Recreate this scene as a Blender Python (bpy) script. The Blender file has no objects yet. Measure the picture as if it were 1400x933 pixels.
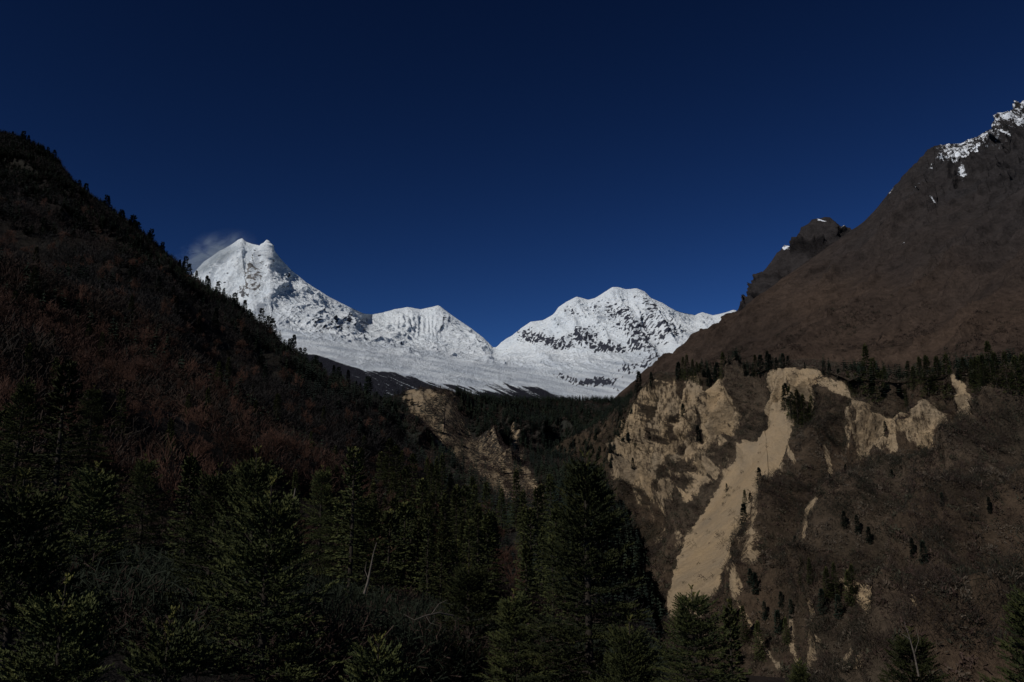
import bpy, math
import numpy as np
from mathutils import Vector

S = bpy.context.scene
COL = S.collection
R = math.radians
rng = np.random.default_rng(11)

# ------------------------------------------------------------------ camera, sky, sun, exposure
PITCH = R(10.0)
FPX = 700.0 / math.tan(R(33.0))          # focal length in pixels of a 1400 px wide frame
cam = bpy.data.objects.new('camera', bpy.data.cameras.new('camera'))
COL.objects.link(cam)
S.camera = cam
cam.location = (0, 0, 0)
cam.rotation_euler = (R(90) + PITCH, 0, 0)
cam.data.sensor_width = 36
cam.data.lens = 18 / math.tan(R(33.0))
cam.data.clip_start = 0.3
cam.data.clip_end = 90000

SUN_AZ, SUN_EL = R(-136.0), R(37.0)      # azimuth from +Y towards +X
SUN = Vector((math.sin(SUN_AZ) * math.cos(SUN_EL), math.cos(SUN_AZ) * math.cos(SUN_EL), math.sin(SUN_EL)))
sl = bpy.data.lights.new('sun', 'SUN')
sl.energy = 3.0
sl.angle = R(0.5)
sl.color = (1.0, 0.95, 0.88)
so = bpy.data.objects.new('sun', sl)
COL.objects.link(so)
so.rotation_euler = SUN.to_track_quat('Z', 'Y').to_euler()

world = bpy.data.worlds.new('World')
S.world = world
world.use_nodes = True
wn, wl = world.node_tree.nodes, world.node_tree.links
sky = wn.new('ShaderNodeTexSky')
sky.sky_type = 'NISHITA'
sky.sun_disc = False
sky.sun_elevation = SUN_EL
sky.sun_rotation = SUN_AZ
sky.altitude = 3200
sky.air_density = 0.9
sky.dust_density = 0.0
sky.ozone_density = 3.0
gm = wn.new('ShaderNodeGamma'); gm.inputs[1].default_value = 1.9
mx = wn.new('ShaderNodeMix'); mx.data_type = 'RGBA'; mx.blend_type = 'MULTIPLY'; mx.inputs[0].default_value = 1.0
mx.inputs[7].default_value = (0.082, 0.098, 0.104, 1)
wl.new(sky.outputs[0], gm.inputs[0]); wl.new(gm.outputs[0], mx.inputs[6])
wl.new(mx.outputs[2], wn['Background'].inputs[0])
wn['Background'].inputs[1].default_value = 0.08

S.view_settings.view_transform = 'Standard'
S.view_settings.look = 'None'
S.view_settings.gamma = 1
S.view_settings.exposure = 0.0
S.view_settings.use_curve_mapping = False
S.cycles.use_denoising = True
S.cycles.max_bounces = 4
S.cycles.diffuse_bounces = 2
S.cycles.volume_bounces = 0
S.cycles.volume_max_steps = 128

# ------------------------------------------------------------------ noise
_r = np.random.RandomState(5)
PERM = _r.permutation(256).astype(np.int32)
PERM = np.concatenate([PERM, PERM])
G3 = _r.normal(size=(256, 3)); G3 /= np.linalg.norm(G3, axis=1)[:, None]
G3 = G3.astype(np.float32)

def perlin(p):
    p = np.asarray(p, np.float32)
    i = np.floor(p).astype(np.int32); f = p - i
    i &= 255
    u = f * f * f * (f * (f * 6 - 15) + 10)
    res = 0
    for dx in (0, 1):
        wx = u[..., 0] if dx else 1 - u[..., 0]
        a = PERM[(i[..., 0] + dx) & 255]
        for dy in (0, 1):
            wy = u[..., 1] if dy else 1 - u[..., 1]
            b = PERM[(a + i[..., 1] + dy) & 255]
            for dz in (0, 1):
                wz = u[..., 2] if dz else 1 - u[..., 2]
                g = G3[PERM[(b + i[..., 2] + dz) & 255]]
                d = g[..., 0] * (f[..., 0] - dx) + g[..., 1] * (f[..., 1] - dy) + g[..., 2] * (f[..., 2] - dz)
                res = res + wx * wy * wz * d
    return res * 1.6

def fbm(p, octv=5, gain=0.5, lac=2.03):
    a, s, t = 1.0, 0, 0
    p = np.asarray(p, np.float32)
    for k in range(octv):
        s = s + a * perlin(p + 17.3 * k); t += a; a *= gain; p = p * lac
    return s / t

def ridged(p, octv=5, gain=0.55, lac=2.05):
    a, s, t, w = 1.0, 0, 0, 1.0
    p = np.asarray(p, np.float32)
    for k in range(octv):
        n = 1 - np.abs(perlin(p + 9.7 * k)) * 2.0
        n = np.clip(n, 0, 1) ** 2 * w
        w = np.clip(n * 1.6, 0, 1)
        s = s + a * n; t += a; a *= gain; p = p * lac
    return s / t

def sstep(a, b, x):
    t = np.clip((x - a) / (b - a), 0, 1)
    return t * t * (3 - 2 * t)

def sdpoly(x, y, poly):
    """signed distance to a polygon, negative inside"""
    P = np.array(poly, float)
    d = np.full(x.shape, 1e18); inside = np.zeros(x.shape, bool)
    for i in range(len(P)):
        ax, ay = P[i]; bx, by = P[(i + 1) % len(P)]
        ex, ey = bx - ax, by - ay
        wx, wy = x - ax, y - ay
        t = np.clip((wx * ex + wy * ey) / (ex * ex + ey * ey + 1e-9), 0, 1)
        d = np.minimum(d, (wx - t * ex) ** 2 + (wy - t * ey) ** 2)
        c = ((ay > y) != (by > y)) & (x < (bx - ax) * (y - ay) / (by - ay + 1e-12) + ax)
        inside ^= c
    d = np.sqrt(d)
    return np.where(inside, -d, d)

def dline(x, y, line):
    P = np.array(line, float); d = np.full(x.shape, 1e18)
    for i in range(len(P) - 1):
        ax, ay = P[i]; ex, ey = P[i + 1] - P[i]
        wx, wy = x - ax, y - ay
        t = np.clip((wx * ex + wy * ey) / (ex * ex + ey * ey + 1e-9), 0, 1)
        d = np.minimum(d, (wx - t * ex) ** 2 + (wy - t * ey) ** 2)
    return np.sqrt(d)

# ------------------------------------------------------------------ survey: bearing + height angle + distance -> point
cp, sp = math.cos(PITCH), math.sin(PITCH)

def survey(px, py, Y):
    xc = (px - 700.0) / FPX; zc = -(py - 466.5) / FPX
    dy = cp - zc * sp; dz = sp + zc * cp
    s = Y / dy
    return np.stack([xc * s, np.broadcast_to(Y, np.shape(s)) * 1.0, dz * s], -1)

def project(P):
    x, y, z = P[..., 0], P[..., 1], P[..., 2]
    f = y * cp + z * sp; u = -y * sp + z * cp
    return 700 + FPX * x / f, 466.5 - FPX * u / f

# ------------------------------------------------------------------ object helpers
def mesh_obj(name, V, F, mats=(), parent=None, smooth=True, matidx=None, attrs=None, link=True):
    V = np.asarray(V, np.float32); F = np.asarray(F, np.int32)
    me = bpy.data.meshes.new(name)
    k = F.shape[1]
    me.vertices.add(len(V)); me.vertices.foreach_set('co', V.ravel())
    me.loops.add(F.size); me.loops.foreach_set('vertex_index', F.ravel())
    me.polygons.add(len(F)); me.polygons.foreach_set('loop_start', np.arange(0, F.size, k, dtype=np.int32))
    if matidx is not None:
        me.polygons.foreach_set('material_index', np.asarray(matidx, np.int32))
    me.polygons.foreach_set('use_smooth', np.full(len(F), smooth))
    for m in mats: me.materials.append(m)
    for an, av in (attrs or {}).items():
        if av.ndim == 1:
            a = me.attributes.new(an, 'FLOAT', 'POINT'); a.data.foreach_set('value', av.astype(np.float32))
        else:
            a = me.attributes.new(an, 'FLOAT_COLOR', 'POINT')
            a.data.foreach_set('color', np.concatenate([av, np.ones((len(av), 1))], 1).astype(np.float32).ravel())
    me.update(calc_edges=True)
    o = bpy.data.objects.new(name, me)
    if link: COL.objects.link(o)
    if parent is not None: o.parent = parent
    return o

def tag(o, label=None, cat=None, group=None, kind=None):
    if label: o['label'] = label
    if cat: o['category'] = cat
    if group: o['group'] = group
    if kind: o['kind'] = kind
    return o

# ------------------------------------------------------------------ materials
class NT:
    def __init__(s, name):
        s.m = bpy.data.materials.new(name); s.m.use_nodes = True
        s.n = s.m.node_tree.nodes; s.l = s.m.node_tree.links
        s.b = s.n['Principled BSDF']
        s.b.inputs['Roughness'].default_value = 0.9
        s.b.inputs['Specular IOR Level'].default_value = 0.1
    def add(s, t, **kw):
        n = s.n.new(t)
        for k, v in kw.items():
            if k.startswith('i'): n.inputs[int(k[1:])].default_value = v
            else: setattr(n, k, v)
        return n
    def attr(s, name): return s.add('ShaderNodeAttribute', attribute_name=name)
    def link(s, a, b): s.l.new(a, b)
    def noise(s, scale, detail=5, rough=0.6, vec=None):
        n = s.add('ShaderNodeTexNoise'); n.inputs['Scale'].default_value = scale
        n.inputs['Detail'].default_value = detail; n.inputs['Roughness'].default_value = rough
        if vec is None:
            vec = s.add('ShaderNodeNewGeometry').outputs['Position']
        s.link(vec, n.inputs['Vector'])
        return n.outputs['Fac']
    def math(s, op, a, b=None, clamp=False):
        n = s.add('ShaderNodeMath', operation=op); n.use_clamp = clamp
        for i, v in enumerate((a, b)):
            if v is None: continue
            if isinstance(v, (int, float)): n.inputs[i].default_value = v
            else: s.link(v, n.inputs[i])
        return n.outputs[0]
    def ramp(s, fac, stops):
        n = s.add('ShaderNodeValToRGB'); e = n.color_ramp.elements
        while len(e) < len(stops): e.new(0.5)
        for el, (p, c) in zip(e, stops):
            el.position = p; el.color = (*c, 1) if len(c) == 3 else c
        s.link(fac, n.inputs[0]); return n.outputs[0]
    def mix(s, fac, a, b):
        n = s.add('ShaderNodeMix', data_type='RGBA')
        if isinstance(fac, (int, float)): n.inputs[0].default_value = fac
        else: s.link(fac, n.inputs[0])
        for i, v in ((6, a), (7, b)):
            if isinstance(v, tuple): n.inputs[i].default_value = (*v, 1)
            else: s.link(v, n.inputs[i])
        return n.outputs[2]
    def bump(s, h, strength, dist):
        n = s.add('ShaderNodeBump'); n.inputs['Strength'].default_value = strength
        n.inputs['Distance'].default_value = dist
        s.link(h, n.inputs['Height']); s.link(n.outputs[0], s.b.inputs['Normal'])
    def out(s, col): s.link(col, s.b.inputs['Base Color']); return s.m

def snow_material():
    t = NT('snow_and_rock')
    rk = t.attr('rock').outputs['Fac']
    n1 = t.noise(0.024, 6, 0.72); n2 = t.noise(0.05, 4, 0.6)
    f = t.math('ADD', rk, t.math('MULTIPLY', t.math('SUBTRACT', n1, 0.5), 0.75))
    f = t.math('MULTIPLY', t.math('SUBTRACT', f, 0.40), 5.0, clamp=True)
    low = t.attr('low').outputs['Fac']
    rock = t.ramp(n2, [(0.3, (0.024, 0.028, 0.045)), (0.7, (0.075, 0.080, 0.105))])
    rock = t.mix(low, rock, (0.022, 0.023, 0.032))
    warm = t.attr('warm').outputs['Fac']
    rock = t.mix(warm, rock, (0.24, 0.23, 0.22))
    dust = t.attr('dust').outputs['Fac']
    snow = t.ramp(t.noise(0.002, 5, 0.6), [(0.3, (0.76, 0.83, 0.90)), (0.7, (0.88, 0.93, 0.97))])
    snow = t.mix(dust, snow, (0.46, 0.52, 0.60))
    t.bump(t.math('ADD', n1, t.math('MULTIPLY', n2, 0.3)), 0.9, 60)
    return t.out(t.mix(f, snow, rock))

def slope_material(name, ca, cb, cc, big=0.004, fine=0.08, bumpd=6, snow=False, sand=False):
    t = NT(name)
    nf = t.noise(fine * 5, 5, 0.75)
    n0 = t.noise(big, 6, 0.6); n1 = t.noise(fine, 6, 0.7)
    c = t.mix(t.math('MULTIPLY', t.math('SUBTRACT', n0, 0.36), 3.6, clamp=True), ca, cb)
    tone = t.attr('tone').outputs['Fac']
    c = t.mix(tone, c, cc)
    dk = t.math('ADD', t.math('ADD', t.math('MULTIPLY', n1, 1.9), t.math('MULTIPLY', nf, 2.0)), -0.95)
    dk = t.math('MAXIMUM', dk, 0.25)
    vm = t.add('ShaderNodeVectorMath', operation='SCALE'); t.link(c, vm.inputs[0]); t.link(dk, vm.inputs['Scale'])
    c = vm.outputs[0]
    if sand:
        sa = t.attr('sand').outputs['Fac']
        sv_ = t.add('ShaderNodeVectorMath', operation='MULTIPLY'); t.link(t.add('ShaderNodeNewGeometry').outputs['Position'], sv_.inputs[0]); sv_.inputs[1].default_value = (1, 1, .38)
        n3 = t.noise(0.26, 7, 0.8, sv_.outputs[0]); n4 = t.noise(0.6, 4, 0.7); n5 = t.noise(0.03, 4, 0.6)
        f = t.math('ADD', sa, t.math('MULTIPLY', t.math('SUBTRACT', n3, 0.5), 1.9))
        f = t.math('MULTIPLY', t.math('SUBTRACT', f, 0.36), 5.0, clamp=True)
        sc = t.mix(t.math('MULTIPLY', t.math('SUBTRACT', n5, 0.3), 2.5, clamp=True), (0.235, 0.188, 0.132), (0.325, 0.240, 0.145))
        k = t.math('ADD', t.math('MULTIPLY', t.math('ADD', n4, n3), 0.75), 0.22)
        v2 = t.add('ShaderNodeVectorMath', operation='SCALE'); t.link(sc, v2.inputs[0]); t.link(k, v2.inputs['Scale'])
        sc = t.mix(t.math('MULTIPLY', t.attr('smooth_sand').outputs['Fac'], 0.45), v2.outputs[0], sc)
        c = t.mix(f, c, sc)
    if snow:
        sn = t.attr('snow').outputs['Fac']
        n3 = t.noise(0.06, 7, 0.8)
        f = t.math('ADD', sn, t.math('MULTIPLY', t.math('SUBTRACT', n3, 0.5), 3.2))
        f = t.math('MULTIPLY', t.math('SUBTRACT', f, 0.36), 9.0, clamp=True)
        f = t.math('MULTIPLY', f, t.math('MULTIPLY', t.math('SUBTRACT', sn, 0.08), 6.0, clamp=True))
        c = t.mix(f, c, (0.72, 0.76, 0.82))
    t.bump(t.math('ADD', n1, t.math('MULTIPLY', nf, .35)), 1.0, bumpd)
    return t.out(c)

def leaf_material(name, c0, c1, c2, use_tint=False):
    t = NT(name)
    t.b.inputs['Roughness'].default_value = 0.75
    if use_tint:
        return t.out(t.attr('tint').outputs['Color'])
    v = t.attr('var').outputs['Fac']
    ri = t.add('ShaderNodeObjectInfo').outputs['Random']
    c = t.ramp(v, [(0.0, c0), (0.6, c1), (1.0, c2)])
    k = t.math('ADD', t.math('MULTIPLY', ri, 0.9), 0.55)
    vm = t.add('ShaderNodeVectorMath', operation='SCALE'); t.link(c, vm.inputs[0]); t.link(k, vm.inputs['Scale'])
    return t.out(vm.outputs[0])

M_snow = snow_material()
M_fir = leaf_material('fir_needles', (0.012, 0.019, 0.011), (0.042, 0.047, 0.016), (0.130, 0.120, 0.034))
M_firfar = leaf_material('far_fir_needles', (0.008, 0.013, 0.011), (0.016, 0.024, 0.017), (0.030, 0.036, 0.022))
M_twig = leaf_material('bare_twigs', (0.026, 0.015, 0.012), (0.048, 0.025, 0.019), (0.075, 0.040, 0.028))
M_tint = leaf_material('mixed_foliage', None, None, None, True)
def simple(name, a, b, sc):
    t = NT(name); return t.out(t.ramp(t.noise(sc, 5, 0.6), [(0.3, a), (0.7, b)]))
M_bark = simple('fir_bark', (0.014, 0.011, 0.009), (0.040, 0.034, 0.027), 9)
M_dead = simple('weathered_wood', (0.05, 0.042, 0.035), (0.13, 0.112, 0.095), 14)
M_ground = slope_material('forest_floor', (0.020, 0.015, 0.011), (0.034, 0.024, 0.018), (0.02, 0.02, 0.015), 0.02, 0.6, 0.5)
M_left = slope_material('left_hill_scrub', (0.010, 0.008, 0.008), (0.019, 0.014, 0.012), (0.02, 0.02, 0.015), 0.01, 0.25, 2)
M_mid = slope_material('terrace_scrub', (0.020, 0.018, 0.017), (0.042, 0.031, 0.027), (0.018, 0.022, 0.018), 0.008, 0.12, 3, sand=True)
M_right = slope_material('ravine_scrub', (0.031, 0.024, 0.016), (0.062, 0.043, 0.029), (0.072, 0.058, 0.044), 0.012, 0.14, 3, sand=True)
M_slope = slope_material('alpine_slope', (0.028, 0.020, 0.016), (0.050, 0.034, 0.025), (0.024, 0.022, 0.023), 0.0025, 0.03, 8, snow=True)

# ------------------------------------------------------------------ terrain bodies
class Body: pass

def loft(rows, nu, nseg, x0, x1, jitter=0.0, freq=0.05):
    """rows: nearest .. farthest, each a list of (px, py, Y)"""
    px = np.linspace(x0, x1, nu)
    py, ly = [], []
    for r in rows:
        a = np.array(r, float)
        py.append(np.interp(px, a[:, 0], a[:, 1])); ly.append(np.interp(px, a[:, 0], np.log(a[:, 2])))
    py = np.array(py); ly = np.array(ly)
    P = survey(px[None].repeat(len(rows), 0), py, np.exp(ly))
    out = []
    n = len(rows)
    for k in range(n - 1):
        p0 = P[max(k - 1, 0)]; p1 = P[k]; p2 = P[k + 1]; p3 = P[min(k + 2, n - 1)]
        d = np.linalg.norm(p2 - p1, axis=1)[:, None] + 1e-6
        m1 = (p2 - p0) / (np.linalg.norm(p2 - p0, axis=1)[:, None] + 1e-6) * d * 0.8
        m2 = (p3 - p1) / (np.linalg.norm(p3 - p1, axis=1)[:, None] + 1e-6) * d * 0.8
        if k == n - 2 or getattr(loft, 'sharp', -1) == k + 1: m2 = (p2 - p1)
        if getattr(loft, 'sharp', -1) == k: m1 = (p2 - p1)
        ts = np.linspace(0, 1, nseg[k], endpoint=(k == n - 2))
        for t in ts:
            h00, h10, h01, h11 = 2*t**3-3*t**2+1, t**3-2*t**2+t, -2*t**3+3*t**2, t**3-t**2
            out.append(h00 * p1 + h10 * m1 + h01 * p2 + h11 * m2)
    P = np.array(out)
    b = Body(); b.P = P; b.nu = nu; b.nv = len(P); b.x0 = x0; b.x1 = x1
    b.px, b.py = project(P)
    b.v = np.concatenate([k + np.linspace(0, 1, nseg[k], endpoint=(k == n - 2)) for k in range(n - 1)])[:, None] + 0 * b.px
    return b

def normals(P):
    du = np.gradient(P, axis=1); dv = np.gradient(P, axis=0)
    n = np.cross(du, dv); n /= np.linalg.norm(n, axis=-1)[..., None] + 1e-9
    return n

def fall_coords(P, N, unit):
    """coordinates along the contour and down the fall line of a slope"""
    n = N.reshape(-1, 3).mean(0); n /= np.linalg.norm(n)
    c = np.cross([0, 0, 1.0], n); c /= np.linalg.norm(c); f = np.cross(n, c)
    return P @ c / unit, P @ f / unit, P @ n / unit

def finish(b, name, mat, attrs, kind='structure'):
    nv, nu = b.nv, b.nu
    idx = np.arange(nv * nu).reshape(nv, nu)
    F = np.stack([idx[:-1, :-1], idx[:-1, 1:], idx[1:, 1:], idx[1:, :-1]], -1).reshape(-1, 4)
    b.N = normals(b.P)
    b.qx, b.qy = project(b.P)
    o = mesh_obj(name, b.P.reshape(-1, 3), F, [mat], attrs={k: v.ravel() for k, v in attrs.items()})
    tag(o, kind=kind)
    b.o = o
    return b

def poly_mask(b, polys, soft, amp, nfreq=0.08, seed=0):
    nz = fbm(np.stack([b.px * nfreq, b.py * nfreq, 0 * b.px + seed], -1), 4)
    m = np.zeros(b.px.shape)
    for poly in polys:
        m = np.maximum(m, sstep(soft, -soft, sdpoly(b.px, b.py, poly) + nz * amp))
    return m

# ---- snow mountains
sil = [(150,500,11500),(230,420,11300),(254,386,11200),(266,371,11200),(278,358,11200),(288,351,11200),(298,344,11200),(308,339,11200),(318,333,11200),(325,328,11200),(331,326,11200),(336,331,11200),(346,334,11100),(355,336,11000),(361,332,11000),(365,328,11000),(368,330,11000),
       (372,339,11000),(377,345,11000),(388,358,11000),(400,371,11000),(420,387,11000),(450,406,11000),(480,421,11200),(497,429,11600),(508,430,12600),(525,427,12900),(540,423,13000),(557,420,13000),(575,423,13000),
       (590,420,13000),(599,418,13000),(612,427,12900),(640,446,12700),(660,461,12500),(674,475,12300),(678,475,12200),(692,463,12100),(700,459,12000),(712,449,12000),(725,440,12000),(742,438,12000),(757,430,12000),(764,420,12000),(774,413,12000),
       (789,406,12000),(804,410,12000),(813,408,12000),(825,401,12000),(838,393,12000),(846,393,12000),(856,396,12000),(870,395,12000),(881,399,12000),(890,408,12000),(905,414,12000),(918,422,12000),
       (930,427,12200),(950,431,12600),(960,427,12800),(975,431,12800),(990,428,12800),(1003,424,12800),(1030,432,12900),(1100,440,13000)]
upper = [(150,520,9600),(260,430,9700),(330,400,9800),(370,390,9700),(440,430,9700),(500,455,10100),(560,460,11000),(620,470,11200),(676,484,11300),(730,475,10900),(800,465,10700),(870,455,10700),(940,465,10700),(1100,480,11000)]
mid = [(150,560,8000),(300,470,8000),(400,455,8300),(480,470,8400),(560,485,8800),(640,492,9000),(700,500,9200),(800,505,9000),(880,500,9200),(960,510,9300),(1100,520,9400)]
low = [(150,600,6200),(400,490,6200),(500,508,6300),(560,518,6400),(620,527,6500),(700,535,6800),(770,545,7000),(840,548,7200),(900,550,7400),(1100,560,7600)]
foot = [(150,700,5000),(400,560,5000),(500,572,5200),(600,580,5400),(700,585,5600),(840,590,5800),(1100,610,6000)]
def behind(row, drop, mul): return [(x, y + drop, Y * mul) for x, y, Y in row]
loft.sharp = 4
bs = loft([foot, low, mid, upper, sil, behind(sil, 60, 1.12), behind(sil, 200, 1.3)], 1050, [50, 120, 130, 200, 24, 8], 160, 1090)
P = bs.P
N = normals(P)
X = P / 1000.0
fr = np.clip((4 - bs.v) / 0.35, 0.10, 1) * np.where(bs.v > 4, 0.2, 1)
up = sstep(1.6, 2.6, bs.v)                          # rugged upper faces, smoother glacier below
warp = fbm(X * 0.9, 3)[..., None] * 0.5
# fluted ribs that run down the fall line: stretch noise in height
Q = np.stack([X[..., 0] * 2.6 + X[..., 2] * 0.5, X[..., 1] * 0.40, X[..., 2] * 0.25], -1) + warp * .8
rib = ridged(Q, 6, 0.6)
chs = ridged(X * np.array([1.3, 1.0, 1.0]) + warp, 7, 0.62)
fine = ridged(X * 7.0 + warp, 4, 0.6)
xf = ridged(X * 16.0 + warp, 4, 0.6)
dia = ridged(np.stack([(bs.py - .62 * bs.px) * .11, (bs.px + .62 * bs.py) * .012, 0 * bs.px + 6], -1) + warp * .4, 5, .6) * sstep(370, 410, bs.px) * sstep(600, 560, bs.px) + .3 * (1 - sstep(370, 410, bs.px) * sstep(600, 560, bs.px))
disp = ((rib - .33) * 230 + (chs - .3) * 110 + (dia - .3) * 90) * (0.10 + 0.90 * up)
small = ((fine - .3) * 48 + (xf - .3) * 22) * (.25 + .75 * up) * np.where(bs.v > 4, .1, np.clip((4 - bs.v) / .12, .15, 1))
# named ribs, gullies and shelves seen on the faces
def rib_line(line, w, h):
    d = dline(bs.px, bs.py, line) + fbm(np.stack([bs.px * .05, bs.py * .05, 0 * bs.px], -1), 4) * w * 0.8
    return h * 0.5 * np.exp(-(d / w) ** 2)
disp += rib_line([(366,330),(358,350),(350,372),(345,400),(352,430)], 9, 260)
disp += rib_line([(432,424),(455,440),(500,462),(560,486)], 11, 110)
disp += rib_line([(330,328),(318,350),(300,372)], 8, 180)
disp += rib_line([(599,418),(612,440),(640,466),(668,482)], 9, 260)
disp += rib_line([(870,395),(882,420),(905,450),(925,480)], 10, 330)
disp += rib_line([(840,393),(820,430),(800,458)], 9, 220)
disp += rib_line([(789,406),(760,440),(735,462)], 9, 200)
disp += rib_line([(860,450),(885,480),(895,510)], 12, 200)
disp += rib_line([(500,490),(600,500),(700,512),(760,530),(800,546)], 9, 90)
disp += rib_line([(560,512),(640,520),(690,522),(740,536),(800,552)], 4, 90)
disp -= rib_line([(352,340),(345,352),(338,372)], 8, 150)
disp -= rib_line([(610,484),(700,498),(780,520),(830,540)], 12, 60)
# flutes on the second peak
fl = np.sin(bs.px * 0.95 + fbm(np.stack([bs.px * .05, bs.py * .03, 0 * bs.px + 3], -1), 3) * 5)
disp += fl * 26 * sstep(60, 0, np.abs(bs.px - 575)) * sstep(474, 440, bs.py) * fr
bs.P = P + N * (disp * np.clip(fr, 0, 1) + small)[..., None] * np.array([1.0, 1.0, 0.30])
N2 = normals(bs.P)
steep = 1 - N2[..., 2]
# rock: steep ground plus the bands that stay bare
spots = [((352,375),10,26,.46),((340,398),16,12,.36),((312,388),26,16,.15),((425,430),26,20,.22),((468,442),22,12,.38),((500,462),26,12,.35),((440,452),24,12,.32),((548,475),20,7,.30),((392,372),8,14,.2),
         ((606,440),9,14,.32),((628,450),16,9,.25),((712,452),14,6,.6),((735,461),24,7,.75),((765,470),22,8,.7),((800,458),20,10,.7),((822,474),20,9,.85),((860,446),20,16,.52),((876,466),16,12,.55),((884,425),8,26,.45),((868,404),7,8,.4),((850,476),22,7,.55),
         ((905,452),14,26,.5),((842,425),18,14,.36),((815,420),14,12,.3),((888,492),18,16,.50),((780,425),12,12,.35),((930,450),20,14,.30),((860,505),26,10,.6),((800,522),26,6,.75),((830,521),24,7,.72),((770,514),14,6,.5),((975,436),14,4,.4),((985,450),8,6,.3),
         ((740,508),30,8,.30),((850,533),24,5,.35),((690,505),40,10,.12),((720,478),30,8,-.3),((640,500),60,10,-.25),((560,495),60,12,-.3)]
rock = np.zeros(bs.px.shape)
for (cx, cy), rx, ry, a in spots:
    rock += a * np.exp(-((bs.px - cx) / rx) ** 2 - ((bs.py - cy) / ry) ** 2)
streak = fbm(np.stack([(bs.px + bs.py * 0.5) * 0.32, bs.py * 0.10, 0 * bs.px], -1), 5)
dg_ = sstep(375, 410, bs.px) * sstep(590, 540, bs.px)
streak = streak * (1 - dg_) + dg_ * fbm(np.stack([(bs.py - .62 * bs.px) * .30, (bs.px + .6 * bs.py) * .05, 0 * bs.px + 3], -1), 5)
streak2 = fbm(np.stack([(bs.px * .45 - bs.py * 0.9) * 0.22, (bs.px + bs.py * .5) * 0.10, 0 * bs.px + 7], -1), 5)
cr = fbm(np.stack([bs.px * .30 + bs.py * .12, bs.py * .22, 0 * bs.px + 11], -1), 4)
rock = rock * 1.32 + (steep - 0.60) * 0.6 + (streak + streak2 * .8 + cr * 1.3) * 1.6 * (0.07 + np.clip(rock, 0, .6))
rock *= np.where(bs.py < np.interp(bs.px, [a[0] for a in sil], [a[1] for a in sil]) + 5, .45, 1)
low_edge = np.interp(bs.px, [150, 430, 470, 500, 540, 570, 600, 640, 680, 700, 730, 780, 800, 840, 1100], [470, 484, 497, 506, 509, 518, 524, 528, 523, 527, 531, 548, 552, 552, 552])
dl = bs.py - low_edge
patch = fbm(np.stack([(bs.px - bs.py * 1.2) * 0.05, (bs.py + bs.px * -0.42) * 0.42, 0 * bs.px + 2], -1), 5)
rock = np.maximum(rock, sstep(-1.5, 2.0, dl) * (0.75 - 0.35 * np.exp(-((bs.px - 655) / 55) ** 2) * sstep(16, 8, dl)) + patch * 0.5 * sstep(-14, 0, dl) * np.exp(-((bs.px - 650) / 90) ** 2))
rock += sstep(-16, -4, dl) * sstep(440, 520, bs.px) * patch * 0.55
warm = 0.9 * np.exp(-((bs.px - 345) / 22) ** 2 - ((bs.py - 380) / 32) ** 2) + 0.8 * sstep(0, 60, bs.px - 470) * 0
gs = fbm(np.stack([(bs.py - .16 * bs.px) * .22, bs.px * .018, 0 * bs.px + 5], -1), 5)
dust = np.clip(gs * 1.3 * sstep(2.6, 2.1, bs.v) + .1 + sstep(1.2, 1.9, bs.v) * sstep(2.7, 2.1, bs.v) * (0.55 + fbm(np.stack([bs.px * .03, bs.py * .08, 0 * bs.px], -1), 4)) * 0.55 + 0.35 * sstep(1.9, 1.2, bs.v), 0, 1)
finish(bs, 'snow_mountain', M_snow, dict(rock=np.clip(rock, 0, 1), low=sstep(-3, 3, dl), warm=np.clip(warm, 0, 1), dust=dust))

# ---- second peak behind the right slope
silp = [(960,520,4600),(985,455,4600),(1010,425,4600),(1030,402,4600),(1040,385,4600),(1052,362,4600),(1062,346,4600),(1072,342,4600),(1082,340,4600),(1092,322,4600),(1104,312,4600),(1118,304,4600),(1128,302,4600),(1145,308,4600),(1158,316,4600),(1190,330,4600),(1300,360,4600)]
loft.sharp = 1
b2 = loft([[(960,620,3900),(1300,560,3900)], silp, behind(silp, 120, 1.2)], 300, [200, 20], 965, 1290)
N = normals(b2.P); Xk = b2.P / 1000
d = ridged(np.stack([Xk[..., 0] * 4 + Xk[..., 2] * 3, Xk[..., 1] * 2, Xk[..., 2] * 3], -1), 6, .65) * 190 * np.clip((1.08 - b2.v) / 0.2, 0.45, 1)
b2.P = b2.P + N * d[..., None]
sn = np.maximum(0.95 * sstep(2.2, 0.6, dline(b2.px, b2.py, [(1119,306),(1128,309),(1135,314),(1142,323)])), 0.85 * sstep(1.6, .5, dline(b2.px, b2.py, [(1072,343),(1079,342),(1083,345)])))
finish(b2, 'far_mountain', M_slope, dict(snow=sn, tone=np.full(b2.px.shape, .9)))

# ---- big brown slope on the right
silr = [(790,590,2300),(835,547,2450),(852,535,2500),(870,524,2550),(900,506,2600),(930,486,2650),(960,462,2700),(985,447,2750),(1000,438,2800),(1025,415,2850),(1060,388,2900),(1100,358,2950),(1130,336,3000),(1160,317,3000),(1180,302,3000),(1192,290,3000),(1204,276,3000),(1212,263,3000),(1226,248,3000),(1240,231,3000),
        (1252,222,3000),(1262,208,3000),(1276,199,3000),(1290,197,3000),(1312,196,3000),(1330,189,3000),(1345,178,3000),(1362,170,3000),(1372,158,3000),(1385,147,3000),(1400,138,3000),(1450,108,3000),(1560,40,3000),(1800,-60,3000)]
loft.sharp = 3
br = loft([[(790,700,1250),(1000,640,1100),(1400,640,780),(1800,640,620)],
           [(790,610,1700),(900,545,1500),(1000,530,1350),(1200,520,1050),(1400,490,850),(1800,400,700)],
           [(790,600,2050),(850,552,2200),(1000,480,2100),(1100,440,2000),(1250,370,1900),(1400,320,1700),(1800,150,1500)],
           silr, behind(silr, 150, 1.25)], 760, [60, 150, 260, 20], 795, 1700)
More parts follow.
